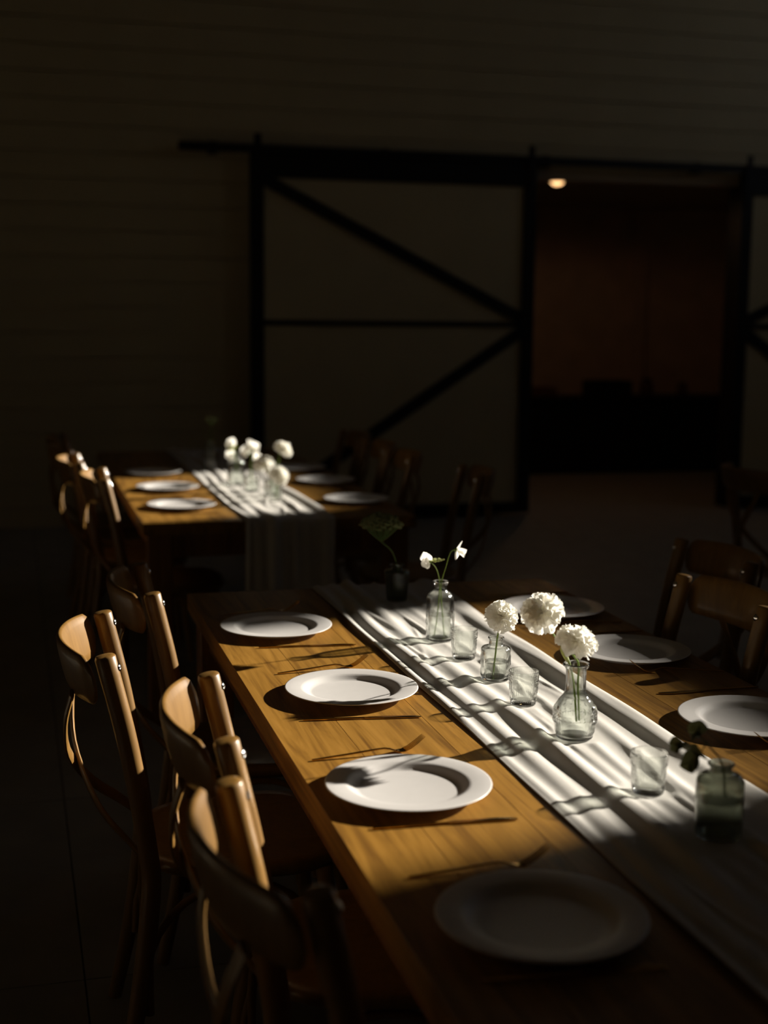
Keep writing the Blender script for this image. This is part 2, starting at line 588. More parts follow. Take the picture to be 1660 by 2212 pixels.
def crate(x, y, sx, sy, h, label, mat):
    t = empty('crate', (x, y, CT))
    tag(t, label, 'crate')
    boxobj('bottom', (-sx, -sy, 0), (sx, sy, .012), mat, t)
    for s in (-1, 1):
        boxobj('side', (-sx, s * sy - .006, .012), (sx, s * sy + .006, h), mat, t)
        boxobj('end', (s * sx - .006, -sy + .006, .012), (s * sx + .006, sy - .006, h), mat, t)
    return t


crate(4.80, 12.40, .30, .14, .085, 'low copper brown tray on the black counter, nearest the left sliding door', M['rust'])
crate(5.70, 12.42, .20, .14, .15, 'dark open crate on the black counter beside the two jars', M['blackcab'])


def jar(x, y, h, r, label):
    t = empty('jar', (x, y, CT))
    tag(t, label, 'jar', 'jars on the black counter')
    Geo().lathe([(0, 0), (r * .9, 0), (r, .01), (r, h * .7), (r * .6, h * .82), (r * .6, h * .86), (0, h * .86)], 24).obj('body', M['rust'], t)
    Geo().lathe([(0, h * .86), (r * .7, h * .86), (r * .7, h * .97), (r * .6, h), (0, h)], 24).obj('lid', M['blackcab'], t)


jar(6.12, 12.40, .17, .065, 'taller of the two dark lidded jars on the black counter')
jar(6.50, 12.38, .13, .055, 'shorter of the two dark lidded jars on the black counter')


# ------------------------------------------------------------------ tables
TOP = 0.75


def make_table(name, y0, y1, label):
    X0, X1 = 0.450, 1.485
    t = empty(name, ((X0 + X1) / 2, (y0 + y1) / 2, 0))
    tag(t, label, 'table', 'long wooden dining tables')
    cx, cy = t.location.x, t.location.y
    seams = [X0, .576, .742, .908, 1.074, 1.240, 1.362, X1]
    for a, b in zip(seams[:-1], seams[1:]):
        boxobj('plank', (a - cx + .0002, y0 - cy, TOP - .045), (b - cx - .0002, y1 - cy, TOP), M['table'], t, .0007)
    h = (y1 - y0) / 2; w = (X1 - X0) / 2
    for s in (-1, 1):
        boxobj('apron', (s * (w - .055) - .012, -h + .12, TOP - .135), (s * (w - .055) + .012, h - .12, TOP - .0455), M['tabledark'], t, .002)
        boxobj('apron', (-w + .11, s * (h - .055) - .012, TOP - .135), (w - .11, s * (h - .055) + .012, TOP - .0455), M['tabledark'], t, .002)
        for u in (-1, 1):
            boxobj('leg', (u * (w - .065) - .045, s * (h - .075) - .045, 0), (u * (w - .065) + .045, s * (h - .075) + .045, TOP - .0455), M['tabledark'], t, .006)
    return t


FY0, FY1 = 1.02, 3.655
BY0, BY1 = 4.925, 7.56
make_table('dining_table', FY0, FY1, 'long wooden plank table nearest the camera, set with white plates and glass vases')
make_table('dining_table', BY0, BY1, 'wooden plank table farther back near the sliding doors, cloth hanging over its end')


# ------------------------------------------------------------------ cloth runners
def runner(name, xl, xr, y0, y1, drop, flats, seed, label, amp=0.85):
    rng = random.Random(seed)
    wdt = xr - xl
    ridges = []
    base = [(.010, .009, .0075, 2.2), (.050, .016, .0125, 2.6), (.108, .020, .0155, 2.4), (.160, .012, .0040, 2.2), (.196, .012, .0055, 2.2),
            (.246, .015, .0085, 2.2), (.326, .025, .0160, 3.2)]
    waves = [(rng.uniform(30, 120), rng.uniform(-14, 14), rng.uniform(0, 6.3), rng.uniform(.0002, .0005)) for _ in range(8)]
    creases = [(rng.uniform(.06, .30), rng.uniform(0, y1 - y0), rng.uniform(-.22, .22), rng.uniform(.06, .15), rng.uniform(.002, .0045)) for _ in range(20)]
    for c, w_, h_, pw_ in base:
        ridges.append((c, w_, h_, rng.uniform(0, 6.3), rng.uniform(1.1, 2.4), rng.uniform(0, 6.3), rng.uniform(.7, 1.5), pw_))
    L = y1 - y0
    top = TOP + 0.0009
    nl = 330
    nw = 150
    rad = 0.012
    S = np.linspace(-drop, L + drop, nl)
    S = np.unique(np.concatenate([S, np.linspace(-.05, .03, 24), np.linspace(L - .03, L + .05, 24)]))
    rows = []
    for s in S:
        # path of the cloth: flat on the table, rounded over the end, hanging
        q = math.pi / 2 * rad
        def end(d):
            if d < q:
                a = d / rad
                return rad * math.sin(a), -rad * (1 - math.cos(a)), math.sin(a), math.cos(a)
            return rad, -rad - (d - q), 1.0, 0.0
        if s < 0:
            dy, dz, ny, nz = end(-s)
            py, pz, n = y0 - dy, top + dz, (-ny, nz)
        elif s > L:
            dy, dz, ny, nz = end(s - L)
            py, pz, n = y1 + dy, top + dz, (ny, nz)
        else:
            py, pz, n = y0 + s, top, (0, 1)
        rows.append((s, py, pz, n))
    vs = []
    U = np.linspace(0, wdt, nw)
    for s, py, pz, n in rows:
        h = np.zeros(nw)
        for c, w_, h_, p1, f1, p2, f2, pw_ in ridges:
            cc = c + (.004 if c < .02 or c > .3 else .008) * math.sin(p1 + f1 * s * 2.4) + .003 * math.sin(p2 + 7 * s)
            hh = h_ * (0.70 + .30 * math.sin(p2 + f2 * s * 3.1))
            if s < 0 or s > L:
                hh *= 1.3
            h += hh * np.exp(-np.abs((U - cc) / w_) ** pw_)
        h *= amp
        # soft diagonal creases
        for a_, b_, p_, q_ in waves:
            h += q_ * np.sin(a_ * U + b_ * s + p_)
        for (cu, cs, sl, ll, ch) in creases:
            ds = (s - cs) / ll
            if abs(ds) < 2.5:
                h += ch * math.exp(-ds * ds) * np.exp(-((U - cu - sl * (s - cs)) / .006) ** 2)
        h = np.maximum(h + .0012, .0002)
        xs = xl + U + .002 * math.sin(s * 4.1 + seed) + .001 * math.sin(s * 11)
        if 0 <= s <= L:
            for (fx, fy, fr) in flats:
                d2 = np.sqrt((xs - fx) ** 2 + (py - fy) ** 2)
                k = 1 / (1 + np.exp(-(d2 - fr - .006) / .0035))
                h = .0004 + (h - .0004) * k
        for u in range(nw):
            vs.append((xs[u], py + n[0] * h[u], pz + n[1] * h[u]))
    nr = len(rows)
    fs = [(i * nw + u, i * nw + u + 1, (i + 1) * nw + u + 1, (i + 1) * nw + u) for i in range(nr - 1) for u in range(nw - 1)]
    o = mesh(name, vs, fs, M['cloth'])
    md = o.modifiers.new('cloth_thickness', 'SOLIDIFY')
    md.thickness = 0.0007; md.offset = 1.0
    tag(o, label, 'table runner', 'white cloth runners')
    return o


CL = TOP + 0.0023       # where things stand on the flattened cloth
ITEMS = dict(carafe=(.9735, 2.212), tumbler2=(.9605, 2.436), flask=(.9705, 2.625), tumbler1=(.9610, 2.804), bottle=(.9620, 2.985),
             farvase=(.984, 3.435), tumbler3=(.975, 1.916), darkvase=(.994, 1.724))
RAD = dict(carafe=.036, tumbler2=.026, flask=.031, tumbler1=.026, bottle=.033, farvase=.03, tumbler3=.026, darkvase=.035)
flats = [(*ITEMS[k_], RAD[k_] + .007) for k_ in ITEMS]
runner('table_runner', .797, 1.153, FY0, FY1, .50, flats, 3, 'rumpled white cloth runner along the nearest table under the vases')
BITEMS = [(.958, 5.96, .03), (.985, 5.72, .03), (1.045, 5.57, .03), (1.032, 5.42, .03), (.93, 6.55, .03)]
runner('table_runner', .822, 1.160, BY0, BY1, .46, [(a, b, c + .004) for a, b, c in BITEMS], 8,
       'white cloth runner on the farther table, hanging down over its end', 0.8)


# ------------------------------------------------------------------ chairs
def make_chair():
    root = empty('crossback_chair')
    W_ = M['chair']
    # seat: rounded wooden seat, slightly dished
    n = 40
    g = Geo()
    rings = [(0.0, .452), (.55, .453), (.86, .4575), (.96, .459), (1.0, .452), (1.0, .437), (.95, .428), (0.0, .428)]
    vs, fs, idx = [], [], []
    for sc_, z_ in rings:
        if sc_ == 0:
            idx.append([len(vs)]); vs.append((0, 0, z_)); continue
        row = []
        for k_ in range(n):
            a = 2 * math.pi * k_ / n
            c, s = math.cos(a), math.sin(a)
            q = (abs(c) ** 3 + abs(s) ** 3) ** (-1 / 3)
            xx = .205 * c * q * sc_
            ww = .205 + .045 * (xx / .205) * .5
            row.append(len(vs)); vs.append((xx, ww * s * q * sc_, z_))
        idx.append(row)
    for a, b in zip(idx[:-1], idx[1:]):
        for k_ in range(n):
            k2 = (k_ + 1) % n
            if len(a) == 1: fs.append((a[0], b[k_], b[k2]))
            elif len(b) == 1: fs.append((a[k2], a[k_], b[0]))
            else: fs.append((a[k_], b[k_], b[k2], a[k2]))
    mesh('seat', vs, fs, W_, root, True, 60)
    # rear legs run up as the back posts
    for s in (-1, 1):
        pts = spline([(-.252, s * .212, 0), (-.215, s * .203, .18), (-.186, s * .196, .40), (-.190, s * .193, .50), (-.222, s * .191, .70), (-.262, s * .190, .876)], 26)
        rad = [.0150 + .0040 * min(1, i / 9) + .0010 * max(0, (i - 14) / 11) for i in range(26)]
        pts2 = pts + [pts[-1] + Vector((-.0008, 0, .0045)), pts[-1] + Vector((-.001, 0, .006))]
        post = Geo().tube(pts2, rad + [.0175, .010], 14).obj('rear_leg', W_, root, angle=50)
        pf = spline([(.155, s * .165, .432), (.175, s * .182, .22), (.20, s * .20, 0)], 10)
        Geo().tube(pf, [.018 - .006 * i / 9 for i in range(10)], 12).obj('front_leg', W_, root, angle=50)
        # domed bolt on the table side of the post
        b = Geo().lathe([(0, 0), (.0085, 0), (.0082, .0025), (.006, .0045), (.003, .0055), (0, .006)], 16)
        bo = b.obj('bolt', M['chrome'], post); bo['label'] = 'shiny chrome bolt'
        bo.location = (-.2390, s * .190, .8575); bo.rotation_euler = (0, R(90 - 12), 0)
        b2 = bo.copy(); COL.objects.link(b2); b2.location = (-.172, s * .1955, .432); b2.rotation_euler = (0, R(90), 0)
    # bowed top rail, fixed behind the posts
    na = 36
    P, Sd, Up, hw, hh = [], [], [], [], []
    lean = Vector((-.225, 0, 1)).normalized()
    for i in range(na):
        u = -1 + 2 * i / (na - 1)
        y = .202 * u
        xx = -.2830 - .055 * (1 - u * u)
        dv = Vector((.110 * u / .202, 1, 0)).normalized()
        nn = dv.cross(lean).normalized()
        P.append((xx, y, .8330)); Sd.append(nn); Up.append(lean)
        end = min(1, (1 - abs(u)) / .10 + .12)
        hw.append(.0095 * math.sqrt(end)); hh.append((.0525 - .006 * abs(u) ** 3) * (end ** .45))
    Geo().sweep(P, Sd, Up, hw, hh, 16, 3.0).obj('top_rail', W_, root, angle=50)
    # two crossing bent slats
    for s in (-1, 1):
        o_ = s * .0058
        pts = spline([(-.319 + o_, s * .112, .790), (-.333 + o_, s * .085, .725), (-.328 + o_, s * .02, .64), (-.285 + o_, -s * .075, .55), (-.228 + o_, -s * .125, .49), (-.185 + o_, -s * .150, .445)], 22)
        Sd, Up = [], []
        for i in range(len(pts)):
            t = (pts[min(i + 1, 21)] - pts[max(i - 1, 0)]).normalized()
            nx = Vector((1, 0, 0)); nx = (nx - t * nx.dot(t)).normalized()
            Up.append(nx); Sd.append(t.cross(nx))
        Geo().sweep(pts, Sd, Up, [.0135] * 22, [.0045] * 22, 10, 4).obj('cross_slat', W_, root, angle=50)
    # bentwood arches between the legs
    for s in (-1, 1):
        pts = []
        for i in range(17):
            a = math.pi * i / 16
            pts.append((-.018 - .187 * math.cos(a), s * (.187 - .002), .16 + .258 * math.sin(a) ** .8))
        Geo().tube(pts, .0085, 8).obj('brace', W_, root, angle=60)
    pts = [(-.19, -.185 * math.cos(math.pi * i / 16), .16 + .255 * math.sin(math.pi * i / 16) ** .8) for i in range(17)]
    Geo().tube(pts, .0085, 8).obj('brace', W_, root, angle=60)
    return root


chair0 = make_chair()
CH = [
    # x, y, rz(deg), label, group
    (.552, 1.606, 6, 'wooden crossback chair at the dark near plate, half lost in shadow'),
    (.571, 2.120, -4, 'wooden crossback chair with sunlit spoon-shaped rail end, at the plate with flower shadows'),
    (.427, 2.675, -3, 'wooden crossback chair pulled farthest out from the near table, slat lit by sun'),
    (.562, 3.235, -1, 'dark crossback chair at the far corner of the near table, one lit post'),
    (1.335, 2.800, 180, 'dark crossback chair across the near table, its bolt glinting in front of another chair'),
    (1.590, 3.300, 180, 'dark crossback chair across the near table, standing back behind another chair'),
    (.603, 5.400, -2, 'crossback chair at the farther table with the brightest sunlit post'),
    (.533, 6.000, 0, 'crossback chair at the farther table, second along from its hanging cloth end, rail glowing'),
    (.512, 6.540, 0, 'dark crossback chair at the farther table, third along beyond the sunlit ones'),
    (.520, 7.080, 0, 'dark crossback chair at the far end of the farther table, on the sunlit chairs side'),
    (1.575, 5.330, 172, 'dark crossback chair pulled away from the farther table, in front of the pale door'),
    (1.475, 6.030, 180, 'dark crossback chair tucked at the farther table with one glowing bolt'),
    (1.490, 6.520, 180, 'dark crossback chair at the farther table between two others, below the door brace'),
    (1.500, 7.060, 180, 'dark crossback chair at the farther table, last before the pale door'),
    (3.310, 5.150, 6, 'lone dark crossback chair at the picture edge in front of the black counter opening'),
]
for i, (x, y, rz, lab) in enumerate(CH):
    c = chair0 if i == 0 else copy_tree(chair0)
    c.location = (x, y, 0); c.rotation_euler = (0, 0, R(rz))
    tag(c, lab, 'chair', 'wooden crossback dining chairs')


# ------------------------------------------------------------------ plates
PLATE_PROF = [(0, .0062), (.079, .0058), (.084, .0064), (.089, .0088), (.094, .0122), (.099, .0150), (.104, .0160), (.120, .0168), (.1325, .0178), (.1348, .0176),
              (.1352, .0168), (.134, .0158), (.120, .0142), (.104, .0132), (.096, .0105), (.088, .0040), (.084, .0006), (.0835, 0), (.080, 0), (.079, .002), (0, .0022)]


def plate_mesh():
    g = Geo().lathe(PLATE_PROF[::-1], 72)
    return g.obj('dinner_plate', M['plate'], None, True, 60)


plate0 = plate_mesh()
PL = [
    (.627, 1.509, 'white plate in deep shadow nearest the camera'),
    (.601, 2.017, 'sunlit white plate with the shadow of flowers across it'),
    (.648, 2.586, 'sunlit white plate between the flower-shadowed plate and the far corner plate'),
    (.604, 3.166, 'white plate at the far corner of the near table, half in shadow'),
    (1.335, 2.217, 'white plate by the dark vase, lit at its rim and cut by the picture edge'),
    (1.341, 2.750, 'dim white plate across the table behind the carnations in the carafe'),
    (1.340, 3.214, 'dim white plate at the far end, behind the tilted carnation'),
    (.637, 5.315, 'sunlit plate nearest the hanging cloth end of the farther table, beside the brightest post'),
    (.645, 5.880, 'second sunlit plate on the farther table, beyond the one by the cloth end'),
    (.640, 6.450, 'shadowed plate on the farther table beyond the two sunlit ones'),
    (1.356, 5.350, 'bright plate on the farther table beside the pulled out chair'),
    (1.375, 6.000, 'half lit plate on the farther table beyond the pulled out chair'),
    (1.360, 6.520, 'dark plate on the farther table in front of the tucked chairs'),
]
for i, (x, y, lab) in enumerate(PL):
    p = plate0 if i == 0 else copy_tree(plate0)
    p.location = (x, y, TOP + .0003)
    tag(p, lab, 'plate', 'white dinner plates')


# ------------------------------------------------------------------ cutlery
def flat_bar(stations, n=8):
    """stations: x, y, z, half width, half thickness"""
    P = [(s[0], s[1], s[2]) for s in stations]
    Sd, Up = [], []
    for i in range(len(P)):
        a = Vector(P[max(0, i - 1)]); b = Vector(P[min(len(P) - 1, i + 1)])
        t = (b - a).normalized()
        sd_ = Vector((0, 1, 0)); sd_ = (sd_ - t * sd_.dot(t)).normalized()
        Sd.append(sd_); Up.append(t.cross(sd_))
    return Geo().sweep(P, Sd, Up, [s[3] for s in stations], [s[4] for s in stations], n, 2.6)


def make_fork():
    root = empty('fork')
    g = flat_bar([(0, 0, .0022, .0030, .0012), (.02, 0, .0030, .0034, .0016), (.07, 0, .0060, .0030, .0016), (.12, 0, .0095, .0022, .0016), (.132, 0, .0098, .0020, .0016),
                  (.142, 0, .0080, .0024, .0015), (.150, 0, .0050, .0055, .0012), (.157, 0, .0030, .0088, .0010), (.165, 0, .0030, .0100, .0009), (.170, 0, .0040, .0102, .0009)])
    g.obj('handle', M['gold'], root, angle=60)
    for k_ in range(4):
        y = -.0083 + k_ * .00553
        g = flat_bar([(.1685, y, .0038, .0018, .0009), (.178, y, .0075, .0016, .0009), (.190, y * .98, .0150, .0013, .0009), (.200, y * .95, .0225, .0010, .0008), (.2055, y * .94, .0265, .0006, .0005)], 6)
        g.obj('tine', M['gold'], root, angle=60)
    return root


def make_knife():
    root = empty('table_knife')
    g = flat_bar([(0, 0, .0022, .0028, .0014), (.03, 0, .0024, .0034, .0018), (.08, 0, .0024, .0030, .0018), (.118, 0, .0024, .0026, .0016)])
    g.obj('handle', M['gold'], root, angle=60)
    g = flat_bar([(.117, 0, .0024, .0026, .0014), (.128, .001, .0022, .0060, .0009), (.16, .0012, .0020, .0078, .0008), (.195, .001, .0020, .0080, .0007), (.215, -.001, .0020, .0066, .0007), (.226, -.0035, .0020, .0030, .0006)])
    g.obj('blade', M['gold'], root, angle=60)
    return root


fork0, knife0 = make_fork(), make_knife()
FK = [
    (.505, 1.688, 1, 'gold fork glinting above the shadowed plate nearest the camera'),
    (.482, 2.200, 4, 'gold fork with raised tines above the plate with flower shadows'),
    (.532, 2.772, 7, 'gold fork with raised tines between the far corner knife and a sunlit plate'),
    (.500, 3.362, 4, 'dim fork beyond the white plate at the far corner of the near table'),
    (1.477, 2.572, 168, 'gold fork below the dim plate behind the carafe'),
    (1.470, 2.046, 168, 'gold fork with one bright tine below the plate at the picture edge'),
    (1.465, 3.060, 176, 'dim fork between the two far plates behind the carnations'),
    (.53, 5.52, 2, 'blurred fork between the two sunlit plates of the farther table'),
    (.53, 6.08, 2, 'blurred fork beyond the second sunlit plate of the farther table'),
    (1.46, 5.175, 178, 'blurred fork before the bright plate beside the pulled out chair'),
    (1.47, 5.80, 178, 'blurred fork before the half lit plate of the farther table'),
]
KN = [
    (.505, 1.388, -5, 'dim gold knife in front of the shadowed plate nearest the camera'),
    (.503, 1.872, -3, 'gold knife in front of the plate with flower shadows'),
    (.515, 2.432, -7, 'gold knife between the two sunlit plates of the near table'),
    (.533, 3.006, -5, 'gold knife in front of the plate at the far corner of the near table'),
    (1.485, 2.442, 180, 'dim gold knife behind the plate at the picture edge'),
    (1.475, 2.960, 176, 'dim gold knife behind the dim plate that stands behind the carafe'),
    (1.475, 3.430, 176, 'dim knife beyond the last plate across the near table'),
    (.53, 5.145, -2, 'blurred knife at the cloth hung end of the farther table, before the first sunlit plate'),
    (.53, 5.70, -2, 'blurred knife in front of the second sunlit plate of the farther table'),
    (1.46, 5.54, 181, 'blurred knife behind the bright plate beside the pulled out chair'),
    (1.47, 6.19, 181, 'blurred knife behind the half lit plate of the farther table'),
]
for src, lst, cat, grp in ((fork0, FK, 'fork', 'gold forks'), (knife0, KN, 'knife', 'gold knives')):
    for i, (x, y, rz, lab) in enumerate(lst):
        o = src if i == 0 else copy_tree(src)
        o.location = (x, y, TOP); o.rotation_euler = (0, 0, R(rz))
        tag(o, lab, cat, grp)


# ------------------------------------------------------------------ glass
def vessel(name, outer, inner, mat, label, cat, loc, rfun=None, n=96, group=None, rz=0.0, water=None):
    """outer: (r,z) foot to rim; inner: (r,z) rim down to the axis; water: the level it is filled to"""
    wprof = None
    if water:
        low = [(a - .0028, z_) for a, z_ in outer[::-1] if .0062 < z_ < water - .0008][::4]
        up_ = [q for q in inner if q[1] > water]
        low = low + [(low[-1][0] * .93, .0052), (0, .0048)]
        inner = up_ + low
        wl = [(max(a - .0004, 0), z_ + .0003) for a, z_ in low]
        wprof = [(0, water), (wl[0][0] - .0003, water)] + wl
    prof = [(0, outer[0][1])] + outer + inner
    if prof[-1][0] > 0:
        prof.append((0, prof[-1][1]))
    no = len(outer) + 1
    f = (lambda a, r, z, j: rfun(a, r, z) if 0 < j < no else 0) if rfun else None
    o = Geo().lathe(prof, n, f).obj(name, mat, None, True, 70)
    o.location = loc; o.rotation_euler = (0, 0, rz)
    tag(o, label, cat, group)
    if wprof:
        Geo().lathe(wprof[::-1], 48).obj('water', M['water'], o, True, 50)
    return o


def dense(ctrl, step=.0016):
    """resample a control profile finely so relief can be carved in it"""
    out = []
    for (r0, z0), (r1, z1) in zip(ctrl[:-1], ctrl[1:]):
        n_ = max(1, int(math.hypot(r1 - r0, z1 - z0) / step))
        for i in range(n_):
            out.append((r0 + (r1 - r0) * i / n_, z0 + (z1 - z0) * i / n_))
    return out + [ctrl[-1]]


def sm(pts, n):
    return [(max(p.x, 0), p.y) for p in spline([(a, b, 0) for a, b in pts], n)]


def tumbler_relief(a, r, z):
    d = 0.0
    if .047 < z < .061:          # rows of hobnails under the rim
        ph = (z - .047) / .0047
        row = int(ph)
        d += .0013 * max(0, math.sin(math.pi * (ph % 1))) * (0.5 + .5 * math.cos(40 * (a + row * math.pi / 40)))
    elif .0235 < z < .044:       # medallions: beaded rings
        u = ((a * 6 / (2 * math.pi)) % 1 - .5) * 2 * math.pi / 6 * r
        v = z - .0338
        rho = math.hypot(u, v)
        th = math.atan2(v, u)
        d += .0011 * math.exp(-((rho - .0088) / .0013) ** 2) * (.6 + .4 * math.cos(14 * th))
        d += .0010 * math.exp(-((rho - .0048) / .0012) ** 2)
        d += .0006 * math.exp(-(rho / .0016) ** 2)
    elif .006 < z < .021:        # flutes
        d += .0009 * math.cos(36 * a) * math.sin(math.pi * (z - .006) / .015)
    return d


def tumbler(loc, label, rz=0.0, small=1.0):
    o_ = dense([(.0225, 0), (.0248, .001), (.0255, .004), (.0272, .022), (.0285, .046), (.0297, .062), (.0300, .0665), (.0296, .0678)], .0013)
    i_ = [(.0285, .0680), (.0278, .066), (.0270, .058), (.0258, .030), (.0246, .014), (.0225, .0108), (.012, .0100)]
    return vessel('glass_tumbler', o_, i_, M['glass'], label, 'glass', loc, tumbler_relief, 200, 'small pressed glass tumblers', rz)


tumbler((*ITEMS['tumbler1'], CL), 'small pressed glass tumbler beside the tall bottle with sweet peas')
t2 = tumbler((*ITEMS['tumbler2'], CL), 'small pressed glass tumbler between the short flask and the carafe', 1.0)
tumbler((*ITEMS['tumbler3'], CL), 'small pressed glass tumbler next to the dark vase, glowing at its foot', .5)


def bottle_relief(a, r, z):
    if .010 < z < .085:
        w = math.sin(math.pi * (z - .010) / .075)
        return .0022 * w * math.cos(10 * a) * (.7 + .3 * math.cos(z * 420)) + .0008 * math.cos(20 * a + z * 300) * w
    if z < .010:
        return .0005 * math.cos(24 * a)
    return 0


ob = dense([(.027, 0), (.0315, .0015), (.0328, .006), (.0330, .09)], .002) + sm([(.0328, .096), (.0305, .106), (.0245, .114), (.0170, .119), (.0150, .123)], 14) + \
    sm([(.0149, .126), (.0148, .131), (.0165, .1335), (.0185, .136), (.0188, .139), (.0172, .1412)], 12)
ib = [(.0150, .1415), (.0130, .138), (.0126, .128), (.0150, .119), (.0225, .111), (.0285, .103), (.0300, .094), (.0300, .0605), (.0290, .060)]
vessel('bud_bottle', ob, ib, M['glass'], 'tall clear ribbed glass bottle holding two sweet pea stems', 'vase', (*ITEMS['bottle'], CL), bottle_relief, 120, water=.0600)


def flask_relief(a, r, z):
    if .010 < z < .062 and r > .025:
        u = ((a * 6 / (2 * math.pi)) % 1 - .5) * 2 * math.pi / 6 * r
        rho = math.hypot(u, z - .042)
        return .0011 * math.exp(-((rho - .0095) / .0016) ** 2) + .0009 * math.exp(-((rho - .0045) / .0015) ** 2) + (.0008 * math.cos(40 * a) if z < .024 else 0)
    return 0


of = dense([(.0265, 0), (.0300, .001), (.0310, .004), (.0312, .030), (.0312, .064)], .0015) + sm([(.0310, .066), (.0285, .0695), (.020, .0712), (.0155, .073)], 10) + \
    sm([(.0148, .076), (.0147, .084), (.0155, .0865), (.0172, .0885), (.0165, .0905)], 10)
if_ = [(.0148, .0908), (.0130, .087), (.0128, .076), (.0150, .0712), (.0230, .0688), (.0278, .0655), (.0284, .060), (.0284, .0385), (.0275, .038)]
vessel('bud_vase', of, if_, M['glass'], 'short round shouldered glass flask with one upright carnation', 'vase', (*ITEMS['flask'], CL), flask_relief, 120, water=.0380)


def carafe_relief(a, r, z):
    d = 0
    if .012 < z < .062:
        if .030 < z < .0365 or .046 < z < .0505:
            d += .0019 * (0.5 + .5 * math.cos(48 * a))
        elif .0365 <= z <= .046:
            d += .0021 * math.cos(12 * a + (z - .041) * 500) * math.cos(12 * a - (z - .041) * 500)
        elif z > .052:
            d += .0018 * math.cos(16 * a)
        elif z < .016:
            d += .0009 * math.cos(40 * a)
    if .088 < z < .122:
        d += .0005 * math.cos(8 * a)
    return d


oc = dense(sm([(.030, 0), (.0335, .003), (.0345, .009), (.0375, .022), (.0392, .040), (.0375, .056), (.0310, .070), (.0225, .081), (.0190, .090), (.0185, .104), (.0188, .122)], 46), .0016) + \
    sm([(.0192, .128), (.0215, .132), (.0240, .1345), (.0246, .137), (.0232, .1388)], 10)
ic = [(.0205, .1388), (.0180, .134), (.0166, .124), (.0162, .104), (.0168, .092), (.0200, .0835), (.0235, .078), (.0225, .0775)]
vessel('glass_carafe', oc, ic, M['glass'], 'round bellied glass carafe holding two white carnations', 'vase', (*ITEMS['carafe'], CL), carafe_relief, 144, water=.0775)


def dark_relief(a, r, z):
    if .012 < z < .078 and r > .028:
        return .0010 * max(0, math.cos(14 * a)) * max(0, math.sin((z - .012) / .066 * math.pi * 4.0)) ** 2
    return 0


od = dense([(.030, 0), (.0345, .0015), (.0352, .006), (.0355, .08)], .002) + sm([(.0350, .085), (.0300, .092), (.0200, .096), (.0165, .099)], 10) + \
    sm([(.0160, .101), (.0165, .105), (.0195, .108), (.0200, .110), (.0190, .1115)], 8)
id_ = [(.0160, .1115), (.0140, .107), (.0140, .098), (.0180, .094), (.0285, .088), (.0322, .080), (.0325, .056), (.0310, .0555)]
vessel('bud_vase', od, id_, M['shadeglass'], 'dark embossed square shouldered vase in shadow beside the lit tumbler', 'vase', (*ITEMS['darkvase'], CL), dark_relief, 112, water=.0555)

ofv = dense([(.0235, 0), (.027, .0015), (.0285, .010), (.0338, .078)], .0025) + sm([(.0338, .081), (.029, .0845), (.020, .0855), (.0155, .087)], 8) + \
    sm([(.0145, .089), (.0155, .092), (.0205, .0955), (.0222, .098), (.0212, .099)], 8)
ifv = [(.0185, .099), (.0138, .094), (.0125, .088), (.018, .083), (.0285, .079), (.0300, .070), (.0285, .050), (.0270, .0495)]
vessel('bud_vase', ofv, ifv, M['shadeglass'], 'dim tapered apothecary vase at the unlit far end of the runner, with a green flower', 'vase', (*ITEMS['farvase'], CL), None, 64, water=.0495)

# the blurred group of vases on the farther table
BV = [('bottle', BITEMS[0], 'tall glass bottle at the back of the sunlit vase group on the farther table'),
      ('flask', BITEMS[1], 'glass flask with pale sweet peas on the farther table'),
      ('flask', BITEMS[2], 'glass flask holding the tilted carnation on the farther table'),
      ('tum', BITEMS[3], 'small glass tumbler sparkling in front of the farther table vases'),
      ('bottle', BITEMS[4], 'unlit glass bottle beyond the sunlit vases on the farther table')]
def wide(p):
    return [(a * 1.2, b) for a, b in p]


for kind, (x, y, r_), lab in BV:
    if kind == 'bottle':
        vessel('bud_bottle', wide(ob), wide(ib), M['glass'], lab, 'vase', (x, y, CL), None, 48, 'vases on the farther table', water=.0600)
    elif kind == 'flask':
        vessel('bud_vase', of, if_, M['glass'], lab, 'vase', (x, y, CL), None, 48, 'vases on the farther table', water=.0380)
    else:
        o = copy_tree(t2); o.location = (x, y, CL); o['label'] = lab


# ------------------------------------------------------------------ flowers
def frame(axis):
    a = Vector(axis).normalized()
    return a.to_track_quat('Z', 'Y').to_matrix()


